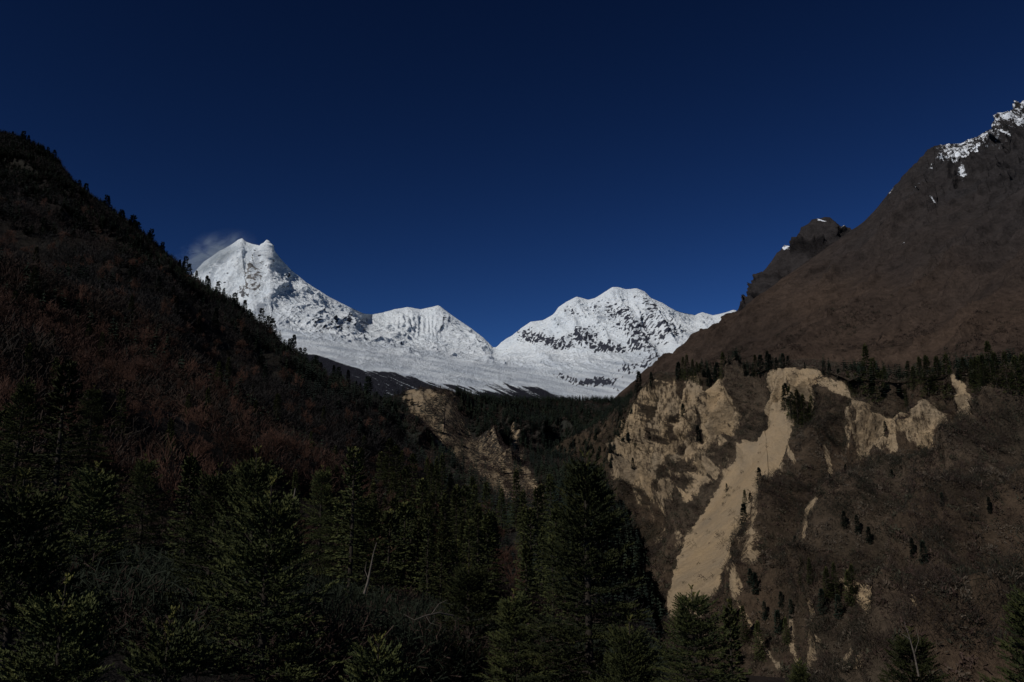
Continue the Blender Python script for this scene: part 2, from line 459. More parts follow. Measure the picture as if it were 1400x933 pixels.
N = normals(br.P); Xk = br.P / 1000
fr = np.clip((3.05 - br.v) / 0.3, 0.2, 1)
wv = fbm(Xk * 2.0, 3)[..., None] * 0.25
cc, ff, hh = fall_coords(br.P, N, 1000)
gul = ridged(np.stack([cc * 3.0, ff * 0.55, hh * .6], -1) + wv * .7, 6, 0.58)
gul2 = ridged(np.stack([cc * 11, ff * 3.0, hh * 3], -1) + wv, 5, 0.62)
crag = sstep(330, 180, br.py) * sstep(1150, 1260, br.px)
d = ((gul - .3) * 130 + (gul2 - .3) * 52 + crag * (ridged(Xk * 9, 6, .65) - .2) * 110) * fr
br.P = br.P + N * d[..., None] * np.array([1, 1, .6])
spine = sstep(46, 4, br.py - np.interp(br.px, [p[0] for p in silr], [p[1] for p in silr]))
sn = np.zeros(br.px.shape)
for ln, w in (([(1296,200),(1312,204),(1328,202),(1338,198)], 3.2), ([(1288,212),(1300,217),(1310,224)], 2.2), ([(1300,208),(1318,210),(1336,204)], 3.5), ([(1342,186),(1356,178),(1366,172)], 3.0), ([(1378,160),(1388,150),(1402,140)], 3.6),
              ([(1372,167),(1386,166),(1404,168)], 3.5), ([(1372,182),(1380,184),(1388,182)], 1.6), ([(1266,228),(1271,222)], 2), ([(1312,236),(1316,230)], 2.4), ([(1218,254),(1212,262)], 1.6), ([(1238,270),(1241,267)], 1.5), ([(1226,327),(1229,323)], 1.5), ([(1248,250),(1262,250),(1258,258)], 1.0), ([(1360,345),(1364,340)], 1.2), ([(1272,276),(1270,262)], .9), ([(1450,150),(1500,130),(1560,90)], 6)):
    sn = np.maximum(sn, 0.45 * sstep(w * 2.2, w * 0.3, dline(br.px, br.py, ln)))
sn = np.maximum(sn, 0.34 * spine * sstep(1255, 1300, br.px) * (0.6 + gul2))
finish(br, 'mountain_slope', M_slope, dict(snow=sn, tone=np.clip(sstep(430, 300, br.py) * .75 + crag * .3 + fbm(Xk * 3, 3) * .3, 0, 1)))

# ---- ravine wall with sand cliffs and the scree chute on the right
topr = [(700,660,1350),(780,604,1250),(835,572,1150),(855,560,1080),(872,540,1040),(890,526,1000),(905,520,960),(930,514,920),(960,518,890),(990,513,860),(1010,514,840),(1030,509,820),(1050,502,790),(1080,500,770),(1118,503,740),(1150,512,700),(1200,518,670),(1250,520,640),(1300,510,610),(1350,506,580),(1400,500,560),(1500,490,520),(1900,470,430)]
plat = [(700,650,1650),(780,604,1500),(900,512,1350),(1000,500,1200),(1100,490,1050),(1250,508,900),(1400,490,780),(1900,460,600)]
ft = [(700,740,1150),(780,645,1080),(835,636,1020),(870,640,960),(905,640,890),(950,632,840),(1000,600,800),(1040,570,770),(1100,560,730),(1150,590,670),(1200,602,640),(1300,604,580),(1400,596,520),(1900,560,400)]
lo = [(700,900,800),(780,775,760),(860,760,720),(930,760,660),(1000,760,600),(1100,750,540),(1250,740,440),(1400,720,360),(1900,680,260)]
bt = [(700,1400,330),(780,1250,310),(900,1250,290),(1000,1250,270),(1100,1250,230),(1250,1250,180),(1400,1250,135),(1900,1200,95)]
loft.sharp = 3
bc = loft([bt, lo, ft, topr, plat], 1130, [170, 270, 240, 20], 705, 1800)
N = normals(bc.P); Xk = bc.P / 100
chute = [(1080,548),(1070,575),(1061,600),(1052,622),(1043,645),(1033,670),(1022,700),(1012,728),(1000,755),(985,775),(972,800),(960,840),(890,850),(905,810),(916,775),(924,745),(946,700),(960,680),(982,650),(1002,625),(1020,604),(1036,585),(1044,560),(1050,545)]
cap = [(1046,509),(1060,502),(1118,502),(1119,520),(1105,545),(1090,540),(1072,555),(1050,565),(1035,560)]
cliffz = [(880,552),(905,532),(925,515),(1006,515),(1010,540),(1006,575),(1000,610),(985,640),(955,665),(930,680),(905,700),(868,670),(838,660),(848,600),(860,575)]
bright = [[(942,512),(963,514),(961,545),(952,570),(948,600),(955,625),(944,635),(940,600),(941,560)],
          [(975,530),(1003,518),(1008,530),(1005,570),(998,592),(988,600),(985,560),(965,548)],
          [(962,548),(988,550),(985,585),(983,606),(976,616),(968,600),(964,575)],
          [(975,616),(980,618),(970,640),(950,662),(938,672),(950,650)],
          [(925,610),(905,630),(885,640),(878,640),(895,625)], [(885,640),(862,655),(845,668),(850,655),(868,642)],
          [(850,620),(862,612),(868,625),(858,645),(842,655)], [(930,590),(935,560),(928,560),(924,600)], [(895,650),(880,660),(884,675),(900,655)],
          [(1000,640),(965,660),(940,690),(936,688),(960,655),(995,634)]]
zone2 = [(1150,556),(1160,540),(1178,545),(1200,560),(1214,548),(1222,560),(1230,575),(1250,558),(1268,538),(1274,556),(1290,560),(1298,545),(1296,512),(1306,508),(1318,535),(1338,560),(1352,580),(1352,592),(1325,595),(1290,590),(1280,604),(1230,605),(1190,608),(1165,600),(1148,590)]
bright2 = [[(1296,512),(1306,510),(1318,535),(1340,562),(1352,592),(1335,592),(1322,570),(1300,545)], [(1290,614),(1302,618),(1309,632),(1296,630)], [(1190,556),(1212,565),(1216,585),(1206,575),(1192,570)], [(1205,600),(1230,604),(1225,614),(1205,612)],
           [(1026,765),(1036,758),(1044,752),(1038,768),(1034,782),(1028,778)], [(1018,792),(1026,794),(1020,822),(1008,830),(1002,818)],
           [(1108,820),(1116,818),(1112,842),(1100,856),(1084,872),(1062,890),(1040,908),(1024,912),(1032,898),(1058,884),(1072,868),(1088,850),(1098,835)],
           [(1102,862),(1109,862),(1095,885),(1080,898),(1085,880)], [(1150,800),(1180,780),(1190,790),(1178,805),(1182,822),(1168,830),(1165,812)], [(1352,905),(1362,905),(1358,930),(1348,933)], [(1268,800),(1284,790),(1294,800),(1284,812),(1276,806)],
           [(1085,610),(1092,612),(1086,635),(1080,632)], [(1120,512),(1150,520),(1165,530),(1160,545),(1145,540),(1125,530)]]
streaks = [[(1140,735),(1120,770),(1105,790)], [(1170,880),(1150,910)], [(1385,860),(1360,880)], [(1040,650),(1030,690),(1040,720),(1030,760)], [(1118,770),(1135,745),(1152,735)], [(1070,830),(1060,850),(1064,870)], [(1000,735),(990,760),(978,780)], [(1124,600),(1126,625),(1118,640)], [(900,690),(935,665),(960,640)], [(925,735),(950,700),(985,655)], [(1120,900),(1130,870),(1140,860)], [(1010,830),(1040,870)]]
m_sand = np.clip(poly_mask(bc, [cliffz], 5, 14) * 0.51, 0, 1)
m_sand = np.maximum(m_sand, poly_mask(bc, [zone2], 4, 9) * 0.54)
m_sand = np.maximum(m_sand, poly_mask(bc, bright, 3, 7, .14) * 0.92)
m_sand = np.maximum(m_sand, poly_mask(bc, bright2, 2.5, 6, .12) * 0.66)
m_sand = np.maximum(m_sand, poly_mask(bc, [cap], 3, 8, .12) * 0.84)
m_ch = poly_mask(bc, [chute], 2.0, 3.5, .16)
m_sand = np.maximum(m_sand, m_ch * 1.3)
m_sand = np.maximum(m_sand, poly_mask(bc, [[(1040,640),(1062,600),(1078,640),(1052,700),(1034,780),(1005,805),(1012,760),(1030,700)]], 4, 9) * 0.43)
wob = fbm(np.stack([bc.px * .12, bc.py * .12, 0 * bc.px + 9], -1), 4) * 6
for ln, w_ in (([(966,520),(973,550),(957,590),(950,615)], 5), ([(1010,520),(1013,570),(1004,610),(985,650)], 6), ([(990,585),(978,600),(975,612)], 4), ([(905,640),(940,620),(960,600)], 4), ([(870,700),(925,655),(985,622)], 7), ([(930,520),(925,560),(915,600)], 5), ([(895,560),(900,600)], 4),
               ([(1222,540),(1216,570),(1209,592)], 6), ([(1166,560),(1160,600)], 4), ([(1258,560),(1242,588)], 5), ([(1290,560),(1300,590)], 4)):
    m_sand -= 0.5 * sstep(w_ * 1.4, w_ * .3, dline(bc.px, bc.py, ln) + wob) * (1 - m_ch)
for s_ in streaks:
    m_sand = np.maximum(m_sand, 0.60 * sstep(5, 1, dline(bc.px, bc.py, s_) + fbm(np.stack([bc.px * .15, bc.py * .15, 0 * bc.px], -1), 3) * 4))
# scattered bare soil on the ravine flank
dg = fbm(np.stack([(bc.px + bc.py * 0.6) * 0.06, (bc.py - bc.px * .3) * 0.022, 0 * bc.px + 4], -1), 5)
m_sand = np.maximum(m_sand, np.clip(dg * 0.9 + .06, 0, 0.42) * sstep(1150, 950, bc.px) * sstep(600, 640, bc.py) )
bc.sand = m_sand
cliffness = np.clip(poly_mask(bc, [cliffz, zone2, cap], 10, 8), 0, 1)
cc, ff, hh = fall_coords(bc.P, N, 100)
flute = ridged(np.stack([cc * 2.2, ff * 0.45, hh * 0.5], -1) + fbm(Xk * .5, 3)[..., None] * .6, 6, .6)
rough = ridged(np.stack([cc * 1.5, ff * .7, hh], -1) + fbm(Xk * .5, 3)[..., None] * .4, 6, .66)
fr = np.clip((3.06 - bc.v) / 0.62, 0.05, 1)
m_sc = poly_mask(bc, [chute], 26, 2, .05)
fl2 = ridged(np.stack([cc * 5.5, ff * 0.9, hh * .9], -1) + fbm(Xk * .9, 3)[..., None] * .5, 5, .6)
d = (((flute - .3) * 40 + (fl2 - .3) * 17) * cliffness * (1 - m_ch * .85) + (rough - .3) * 28 * (1 - m_sc * .95) + (fbm(Xk * 0.35, 4) * 22 + (ridged(np.stack([cc * .8, ff * .22, hh * .2], -1) + fbm(Xk * .3, 3)[..., None] * .25, 3, .5) - .35) * 42) * (1 - cliffness) * (1 - m_sc)) * fr - m_sc * 7 * fr
def rl(line, w, h, b=bc): return h * np.exp(-(dline(b.px, b.py, line) / w) ** 2)
d += rl([(965,515),(965,545),(955,580),(960,620),(930,650)], 8, 14) + rl([(1008,515),(1014,560),(1010,600),(985,630),(950,670),(920,710)], 11, 22) + rl([(905,530),(885,560),(870,610),(850,640)], 12, 18)
d -= rl([(966,530),(972,520),(958,560)], 5, 10) + rl([(950,590),(960,570)], 4, 8)
d += rl([(1125,540),(1110,600),(1070,680),(1040,740),(1010,800)], 16, 20) + rl([(1240,600),(1180,700),(1120,800)], 26, 22) + rl([(1340,600),(1280,740),(1230,880)], 30, 20)
d -= rl([(1222,530),(1212,560),(1208,590)], 6, 14) + rl([(1160,520),(1158,550)], 6, 10)
bc.P = bc.P + N * d[..., None]
finish(bc, 'ravine_slope', M_right, dict(sand=m_sand, smooth_sand=m_ch, tone=np.clip(fbm(Xk * .6, 4) * .8 + .1, 0, .6)))

# ---- forested terrace in the centre
topc = [(380,560,1000),(440,556,1050),(500,552,1100),(545,542,1150),(556,534,1180),(580,532,1200),(610,531,1220),(625,538,1250),(650,545,1350),(700,549,1500),(760,550,1700),(830,549,1800),(880,548,1900),(960,560,1900)]
loft.sharp = 3
bm = loft([[(380,900,300),(600,880,300),(790,870,330),(870,900,420),(960,960,500)], [(380,760,420),(600,740,460),(790,720,580),(860,765,700),(900,800,800),(960,830,950)], [(380,640,800),(560,620,900),(700,650,900),(800,620,1150),(880,620,1400),(960,620,1500)], topc, behind(topc, 10, 1.25)], 560, [80, 130, 170, 14], 385, 955)
N = normals(bm.P); Xk = bm.P / 100
cl = [[(553,534),(590,531),(600,540),(585,548),(575,560),(566,578),(560,565),(554,552)], [(586,566),(594,562),(598,580),(598,604),(592,598),(588,585)], [(612,552),(620,540),(621,556),(614,575),(617,590),(608,598),(602,590),(606,572)],
      [(626,592),(634,590),(634,610),(628,614)], [(642,592),(650,590),(652,610),(662,625),(658,640),(646,628)], [(668,630),(680,640),(690,655),(700,672),(698,680),(684,668),(672,650)], [(700,590),(708,590),(714,606),(708,612)], [(708,622),(720,640),(736,660),(748,676),(752,695),(738,685),(720,660)], [(680,620),(700,640),(703,660),(694,652)], [(712,620),(722,610),(716,598)]]
sc_ = poly_mask(bm, cl, 6, 8, .13) * 0.72
sc_ = np.maximum(sc_, 0.52 * sstep(14, 3, dline(bm.px, bm.py, [(560,540),(590,590),(640,620),(690,670)]) + fbm(np.stack([bm.px * .1, bm.py * .1, 0 * bm.px], -1), 3) * 9))
sc_ = np.maximum(sc_, 0.5 * sstep(4, 1, dline(bm.px, bm.py, [(700,585),(712,605),(722,640),(745,680)]) + fbm(np.stack([bm.px * .15, bm.py * .15, 0 * bm.px], -1), 3) * 4))
sc_ = np.maximum(sc_, 0.39 * poly_mask(bm, [[(553,534),(620,535),(650,585),(700,600),(755,690),(740,708),(690,690),(640,645),(600,612),(565,578)]], 5, 14, .07))
bm.sand = sc_
fr = np.clip((3.0 - bm.v) / 0.5, 0.06, 1)
d = ((ridged(np.stack([Xk[..., 0] * .9, Xk[..., 1] * .3, Xk[..., 2] * .4], -1), 5, .6) - .3) * 42 * sstep(2, 2.3, bm.v) + fbm(Xk * .3, 4) * 22) * fr
bm.P = bm.P + N * d[..., None]
finish(bm, 'terrace', M_mid, dict(sand=sc_, smooth_sand=0 * sc_, tone=np.clip(.5 + fbm(Xk * .3, 3), 0, 1)))

# ---- left hillside
sill = [(-500,-60,1300),(-300,40,1200),(-100,140,1150),(0,182,1100),(30,188,1080),(60,208,1060),(82,222,1040),(100,246,1020),(125,268,990),(150,290,960),(175,312,940),(200,330,910),(228,354,880),(250,368,860),(280,390,830),(310,410,800),(340,434,780),(370,452,760),(400,474,740),(440,500,720),(480,524,690),(515,545,660),(545,585,600),(580,630,540),(620,680,470),(680,740,400),(760,810,350),(900,900,300)]
loft.sharp = 5
bl = loft([[(-500,1500,5),(0,1500,5),(500,1500,7),(900,1500,9)], [(-500,930,14),(0,940,18),(250,960,22),(500,960,28),(900,980,40)], [(-500,640,45),(0,720,60),(250,760,80),(500,800,110),(700,860,140),(900,930,160)],
           [(-500,480,130),(0,560,150),(250,620,180),(450,690,230),(600,760,260),(760,860,270),(900,920,270)], [(-500,260,420),(0,360,420),(200,450,420),(350,540,420),(480,620,420),(600,730,380),(760,830,320),(900,910,290)], sill, behind(sill, 90, 1.3)], 420, [30, 60, 70, 110, 150, 16], -480, 880)
N = normals(bl.P); Xk = bl.P / 100
rr = np.clip(bl.P[..., 1] / 400, 0.02, 1)
bl.P = bl.P + N * ((fbm(Xk * .7, 5) * 26 + ridged(Xk * .35, 4) * 30 - 10) * rr * np.where(bl.v > 4.7, .35, 1))[..., None]
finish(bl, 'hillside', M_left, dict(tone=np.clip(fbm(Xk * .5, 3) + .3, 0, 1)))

# ---- ground sheet under everything
gr = np.concatenate([[0.0], np.geomspace(3, 45000, 130)]); ga = np.linspace(0, 2 * np.pi, 180, endpoint=False)
GR, GA = np.meshgrid(gr, ga, indexing='ij')
def ground_z(x, y):
    r = np.hypot(x, y)
    z = -1.75 - 15 * (1 - np.exp(-r / 34)) - 110 * sstep(40, 420, r) - 60 * sstep(400, 3000, r)
    return z + fbm(np.stack([x / 60, y / 60, 0 * x], -1), 4) * np.clip(r / 40, 0, 1) * 5
gx, gy = GR * np.sin(GA), GR * np.cos(GA)
gz = ground_z(gx, gy)
idx = np.arange(gx.size).reshape(gx.shape); nx = np.roll(idx, -1, 1)
F = np.stack([idx[:-1], nx[:-1], nx[1:], idx[1:]], -1).reshape(-1, 4)
tag(mesh_obj('ground', np.stack([gx, gy, gz], -1).reshape(-1, 3), F[:, ::-1], [M_ground], attrs=dict(tone=0 * gx.ravel())), kind='structure')

# ------------------------------------------------------------------ plant builders
def tube(pts, rad, sides=5):
    pts = np.array(pts, float); n = len(pts)
    t = np.gradient(pts, axis=0); t /= np.linalg.norm(t, axis=1)[:, None] + 1e-9
    a = np.where(np.abs(t[:, 2:3]) > .9, [[1., 0, 0]], [[0, 0, 1.]])
    u = np.cross(t, a); u /= np.linalg.norm(u, axis=1)[:, None] + 1e-9
    w = np.cross(t, u)
    ang = np.linspace(0, 2 * np.pi, sides, endpoint=False)
    V = pts[:, None] + (u[:, None] * np.cos(ang)[None, :, None] + w[:, None] * np.sin(ang)[None, :, None]) * np.array(rad)[:, None, None]
    i = np.arange(n * sides).reshape(n, sides); j = np.roll(i, -1, 1)
    F = np.stack([i[:-1], j[:-1], j[1:], i[1:]], -1).reshape(-1, 4)
    return V.reshape(-1, 3), F

def join(parts):
    V, F, o = [], [], 0
    for v, f in parts:
        V.append(v); F.append(f + o); o += len(v)
    return np.concatenate(V), np.concatenate(F)

def needle_twig(n, rs):
    """a unit-long shoot along +X bristling with needles (triangles as degenerate quads avoided: real quads)"""
    V, F = [], []
    for k in range(n):
        t = (k + .5) / n
        a = rs.uniform(-0.5, math.pi + 0.5)
        r = 0.21 * (1 - 0.5 * t)
        d = np.array([0.12 + 0.10 * t, math.cos(a) * r, math.sin(a) * r * 0.9])
        b = np.array([t * 0.92, 0, 0])
        w = np.cross(d, rs.normal(size=3)); w *= 0.062 / (np.linalg.norm(w) + 1e-9)
        i = len(V)
        V += [b - w * .7, b + w * .7, b + d * .6 + w, b + d]
        F.append([i, i + 1, i + 2, i + 3])
    return np.array(V), np.array(F)

def instance_mesh(TV, TF, O, X, U, Sc, var=None):
    """copies of a template: origin O, forward X, up-ish U, scale Sc"""
    X = X / (np.linalg.norm(X, axis=1)[:, None] + 1e-9)
    Y = np.cross(U, X); Y /= np.linalg.norm(Y, axis=1)[:, None] + 1e-9
    Z = np.cross(X, Y)
    M = np.stack([X, Y, Z], -1) * Sc[:, None, None]
    V = np.einsum('nij,kj->nki', M, TV) + O[:, None]
    F = TF[None] + (np.arange(len(O)) * len(TV))[:, None, None]
    a = None if var is None else np.repeat(var, len(TV))
    return V.reshape(-1, 3), F.reshape(-1, TF.shape[1]), a

def fir_parts(H, Rm, z0, gap, nb, latgap, twgap, tw, seed, droop=0.25, power=0.75, sparse=0.0, latlen=0.42, rad0=None, stubs=0):
    rs = np.random.RandomState(seed)
    wood, O, X, U, Sc, Va = [], [], [], [], [], []
    zt = np.linspace(0, H, 14)
    bend = np.stack([np.sin(zt * .5 + seed) * .012 * H / 5, np.cos(zt * .4 + seed) * .012 * H / 5, zt], 1)
    r0 = rad0 or H * 0.016
    trunk = tube(bend, r0 * (1 - zt / H) ** 0.8 + 0.010 * H / 8, 8)
    tx = lambda z: np.array([np.interp(z, zt, bend[:, 0]), np.interp(z, zt, bend[:, 1]), z])
    z = z0
    while z < H * 0.945:
        rel = 1 - z / H
        n = nb if rel > .12 else max(4, nb - 2)
        ph = rs.uniform(0, 6.28)
        for k in range(n):
            if rs.rand() < sparse: continue
            az = ph + 6.283 * k / n + rs.normal(0, .22)
            L = Rm * rel ** power * rs.uniform(.50, 1.18) + 0.012 * H
            if rs.rand() < .14: L *= .5
            el = 0.85 * (1 - rel) ** 3 + 0.16 - 0.35 * rel + rs.normal(0, .07)
            zz = z + rs.uniform(-.4, .4) * gap
            m = max(5, int(L / latgap))
            s = np.linspace(0, 1, m)
            hd = np.array([math.cos(az), math.sin(az), 0]); sd = np.array([-hd[1], hd[0], 0])
            zc = L * (math.sin(el) * s - droop * s ** 1.6 * (rel ** .5) + (0.10 + .12 * droop) * s ** 3)
            sw = rs.normal(0, .06) * L
            C = tx(min(zz, H * .985)) + hd * (L * math.cos(el) * s)[:, None] + sd * (sw * s ** 2)[:, None]; C[:, 2] += zc
            wood.append(tube(C, np.maximum(.016 * L * (1 - s), .004 * H / 10) + .003, 4))
            bv = rs.uniform(0, .5)
            # laterals
            for q in range(1, m):
                T = C[q] - C[q - 1]; T /= np.linalg.norm(T) + 1e-9
                for side in (-1, 1):
                    ll = latlen * L * (1 - s[q]) ** .75 * (0.45 + 0.55 * min(1, s[q] * 4)) * rs.uniform(.6, 1.15) + tw * .9
                    dr = T * .72 + sd * side * .75 + np.array([0, 0, rs.normal(0, .12)])
                    dr /= np.linalg.norm(dr)
                    nt = max(1, int(ll / twgap))
                    for j in range(nt):
                        u = (j + .4) / nt
                        p = C[q] + dr * ll * u + np.array([0, 0, -.12 * ll * u * u])
                        s2 = 1 if (j % 2) else -1
                        dd = dr + np.cross(dr, [0, 0, 1]) * s2 * .75 * (1 if j < nt - 1 else .15) + np.array([0, 0, rs.uniform(-.05, .35)])
                        O.append(p); X.append(dd); U.append([rs.normal(0, .25), rs.normal(0, .25), 1]); Sc.append(tw * rs.uniform(.75, 1.25))
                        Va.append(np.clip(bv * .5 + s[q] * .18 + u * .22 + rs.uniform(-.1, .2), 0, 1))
            O.append(C[-1]); X.append(C[-1] - C[-2]); U.append([0, 0, 1]); Sc.append(tw * 1.3); Va.append(.6)
        z += gap * (0.45 + .55 * min(1, rel * 3))
    # shoots on the leader
    for k in range(11):
        zz = H * (1 - [.0, .03, .055][k % 3]); az = rs.uniform(0, 6.28)
        O.append(tx(zz)); X.append([math.cos(az) * .6, math.sin(az) * .6, .9]); U.append([0, .1, 1]); Sc.append(tw * .8); Va.append(.8)
    return trunk, join(wood), tuple(np.array(a, float) for a in (O, X, U, Sc, Va))

def sibling(root, loc, rotz, scale, label=None, group=None, cat=None):
    r = root.copy(); COL.objects.link(r)
    r.location = loc; r.rotation_euler = (0, 0, rotz); r.scale = (scale,) * 3 if np.isscalar(scale) else scale
    if label: r['label'] = label
    if group: r['group'] = group
    if cat: r['category'] = cat
    for ch in root.children:
        c = ch.copy(); COL.objects.link(c); c.parent = r
    return r

_tr = np.random.RandomState(3)
TW_V, TW_F = needle_twig(22, _tr)

def near_fir(name, seed, H, Rm, loc, rotz, label, **kw):
    root = bpy.data.objects.new(name, None); COL.objects.link(root)
    tk, wd, (O, X, U, Sc, Va) = fir_parts(H, Rm, seed=seed, **kw)
    tag(root, label, 'fir tree')
    mesh_obj('trunk', *tk, [M_bark], root)
    V, F, a = instance_mesh(TW_V, TW_F, O, X, U, Sc, Va)
    nw = len(wd[0])
    F2 = np.concatenate([wd[1], F + nw]); V2 = np.concatenate([wd[0], V])
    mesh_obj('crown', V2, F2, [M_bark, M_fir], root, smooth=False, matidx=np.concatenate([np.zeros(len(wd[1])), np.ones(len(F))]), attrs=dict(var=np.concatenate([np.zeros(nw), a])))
    root.location = loc; root.rotation_euler = (0, 0, rotz)
    return root

def top_at(px, py, Y, H):
    """foot position for a tree of height H whose tip is seen at px, py"""
    p = survey(px, py, float(Y)); return (p[0], p[1], p[2] - H)

# near firs: tip bearing, distance, height, spread
KW = dict(z0=3.2, gap=.46, nb=8, latgap=.26, twgap=.15, tw=.31, droop=.42, power=.92, sparse=.08)
fa = near_fir('fir_tree', 2, 11.0, 4.1, top_at(370, 664, 18, 11), .4, 'big green fir with a thin bare leader shoot, left of the bottom centre', **KW)
fb = near_fir('fir_tree', 7, 14.5, 5.3, top_at(801, 627, 27, 14.5), 1.2, 'tallest dense dark fir in the foreground, standing before the sand chute', **{**KW, 'z0': 5.5, 'gap': .52, 'tw': .42, 'twgap': .20, 'latgap': .33, 'power': 1.08, 'nb': 7, 'sparse': .08})
fc = near_fir('fir_tree', 12, 6.0, 2.0, top_at(232, 848, 10.5, 6), 2.2, 'young fir with coarse upswept shoots at the bottom left edge of the foreground', **{**KW, 'z0': 2, 'gap': .42, 'tw': .24, 'latgap': .26, 'twgap': .14})
nearf = [
    (fa, 28, 655, 15, 1.0, 2.6, 'dark fir with a three pronged tip at the far left of the frame'),
    (fa, 345, 620, 27, 1.15, 4.4, 'fir with a pale leader rising just behind the big green fir'),
    (fa, 288, 640, 30, 1.0, 5.6, 'slender topped fir behind the left shoulder of the big green fir'),
    (fb, 130, 640, 34, .95, .4, 'black looking fir in the shadowed lower left'),
    (fa, 950, 806, 23, .66, 3.3, 'smaller dark fir against the foot of the sand chute'),
    (fb, 1406, 800, 17, .6, 1.9, 'nearly black fir cut by the right edge of the frame'),
    (fa, 1238, 862, 24, .62, .9, 'low fir below a bare forked branch at the bottom right'),
    (fa, 640, 770, 36, 1.0, 1.7, 'fir left of the tallest dark fir, half merged with its skirt'),
    (fb, 712, 812, 30, .66, 2.9, 'short broad fir touching the left skirt of the tallest dark fir'),
    (fc, 520, 880, 15, 1.1, .9, 'small fir in the gap right of the big green fir'),
    (fa, 90, 800, 13, .8, .3, 'deep shaded fir low in the left corner'),
    (fb, 505, 682, 62, 1.1, 4.1, 'rounded light green fir above the right shoulder of the big green fir'),
    (fa, 440, 640, 75, 1.3, 2.0, 'yellowish fir among brown trees, straight behind the big green fir'),
    (fa, 200, 625, 60, 1.2, 3.0, 'dark fir in front of the reddish bare trees on the left'),
    (fb, 30, 520, 75, 1.3, 5.0, 'broad green fir high at the left edge below the brown scrub'),
    (fa, 130, 530, 95, 1.3, .7, 'fir beside the broad green one below the brown scrub at left'),
    (fb, 1090, 905, 60, .9, 4.4, 'fir top just showing at the bottom edge, right of the ravine mouth'),
    (fa, 860, 850, 20, .7, 5.2, 'fir filling the lower right skirt of the tallest dark fir'),
]
rs0 = np.random.RandomState(9)
for src, px, py, Y, s, rz, lb in nearf:
    H = {fa: 11.0, fb: 14.5, fc: 6.0}[src] * s
    q = sibling(src, top_at(px, py, Y, H), rz, (s * rs0.uniform(.85, 1.2), s * rs0.uniform(.85, 1.2), s), lb)
    q.rotation_euler = (R(rs0.uniform(-1.5, 1.5)), R(rs0.uniform(-1.5, 1.5)), rz)

# ---- bare broadleaf trees
def bare_tree(seed, H, spread=.75, depth=5, wmin=.022):
    rs = np.random.RandomState(seed); parts, lv = [], []
    def grow(p, d, L, r, k):
        n = 3; pts = [p]; q = p.copy(); dd = d.copy()
        for i in range(n):
            dd = dd + rs.normal(0, .13, 3) + np.array([0, 0, .05]); dd /= np.linalg.norm(dd)
            q = q + dd * L / n; pts.append(q.copy())
        rad = np.linspace(r, r * .6, n + 1)
        v, f = tube(pts, np.maximum(rad, wmin), 5 if k == 0 else 3)
        parts.append((v, f)); lv.extend([k] * len(v))
        if k >= depth: return
        nb = 4 if k < 3 else 4
        for i in range(nb):
            at = pts[-1] if i < 2 else pts[rs.randint(1, n + 1)]
            a = rs.normal(0, 1, 3); a -= dd * a.dot(dd); a /= np.linalg.norm(a) + 1e-9
            nd = dd + a * rs.uniform(.45, 1.1) * spread; nd[2] += .12; nd /= np.linalg.norm(nd)
            grow(at.copy(), nd, L * rs.uniform(.55, .82), r * .55, k + 1)
    for s in range(3 if seed % 2 else 1):
        grow(np.zeros(3), np.array([rs.normal(0, .3), rs.normal(0, .3), 1.]), H * .30, H * .016, 0)
    V, F = join(parts)
    return V, F, np.array(lv) / depth

bare_src = []
for i, (sd, H) in enumerate([(1, 9), (2, 11), (5, 8), (6, 12)]):
    V, F, lv = bare_tree(sd, H, depth=4, wmin=.02 + .012 * (i % 2))
    sc = H / V[:, 2].max(); V = V * sc
    r = bpy.data.objects.new('bare_tree', None)
    lvf = lv[F[:, 0]]
    wood = lvf < .3
    def sub(nm, sel, mat):
        FF = F[sel]; u, inv = np.unique(FF, return_inverse=True)
        return mesh_obj(nm, V[u], inv.reshape(FF.shape), [mat], r, smooth=True, attrs=dict(var=np.clip(lv[u] * .8 + .1, 0, 1)), link=False)
    bare_src.append((r, [sub('trunk', wood, M_twig), sub('crown', ~wood, M_twig)], H))

def ground_at(b, px, py):
    iu = np.clip(((np.asarray(px) - b.x0) / (b.x1 - b.x0) * (b.nu - 1)).astype(int), 0, b.nu - 1)
    out = []
    for i, y in zip(np.atleast_1d(iu), np.atleast_1d(py)):
        j = int(np.argmin(np.abs(b.qy[:, i] - y) + b.v[:, i] * .5)); out.append(b.P[j, i])
    return np.array(out)

def plant(src, p, rz, s, label, group, cat):
    r0, kids, H = src
    r = r0.copy(); COL.objects.link(r)
    r.location = (p[0], p[1], p[2] - .3); r.rotation_euler = (0, 0, rz); r.scale = (s * 1.0, s * 1.0, s)
    tag(r, label, cat, group)
    for k in kids:
        c = k.copy(); COL.objects.link(c); c.parent = r
    return r

# ---- firs of the middle distance (two sizes of detail)
def flat_spray(rs):
    V = np.array([[0, -.10, 0], [.5, -.34, -.06], [1, 0, -.05], [.5, .34, -.06], [.4, 0, .12], [.4, -.05, -.3]]) 
    return V, np.array([[0, 1, 2, 4], [0, 4, 2, 3], [0, 5, 2, 4]])
FS_V, FS_F = flat_spray(None)
def mid_fir(seed, H, Rm, gap, nb, latgap, tw, twgap, power=.8, droop=.3, sparse=0.03, z0=None):
    tk, wd, (O, X, U, Sc, Va) = fir_parts(H, Rm, H * .10 if z0 is None else z0, gap, nb, latgap, twgap, tw, seed, droop, power, sparse)
    V, F, a = instance_mesh(FS_V, FS_F, O, X, U, Sc, Va)
    return tk, (V, F, a)

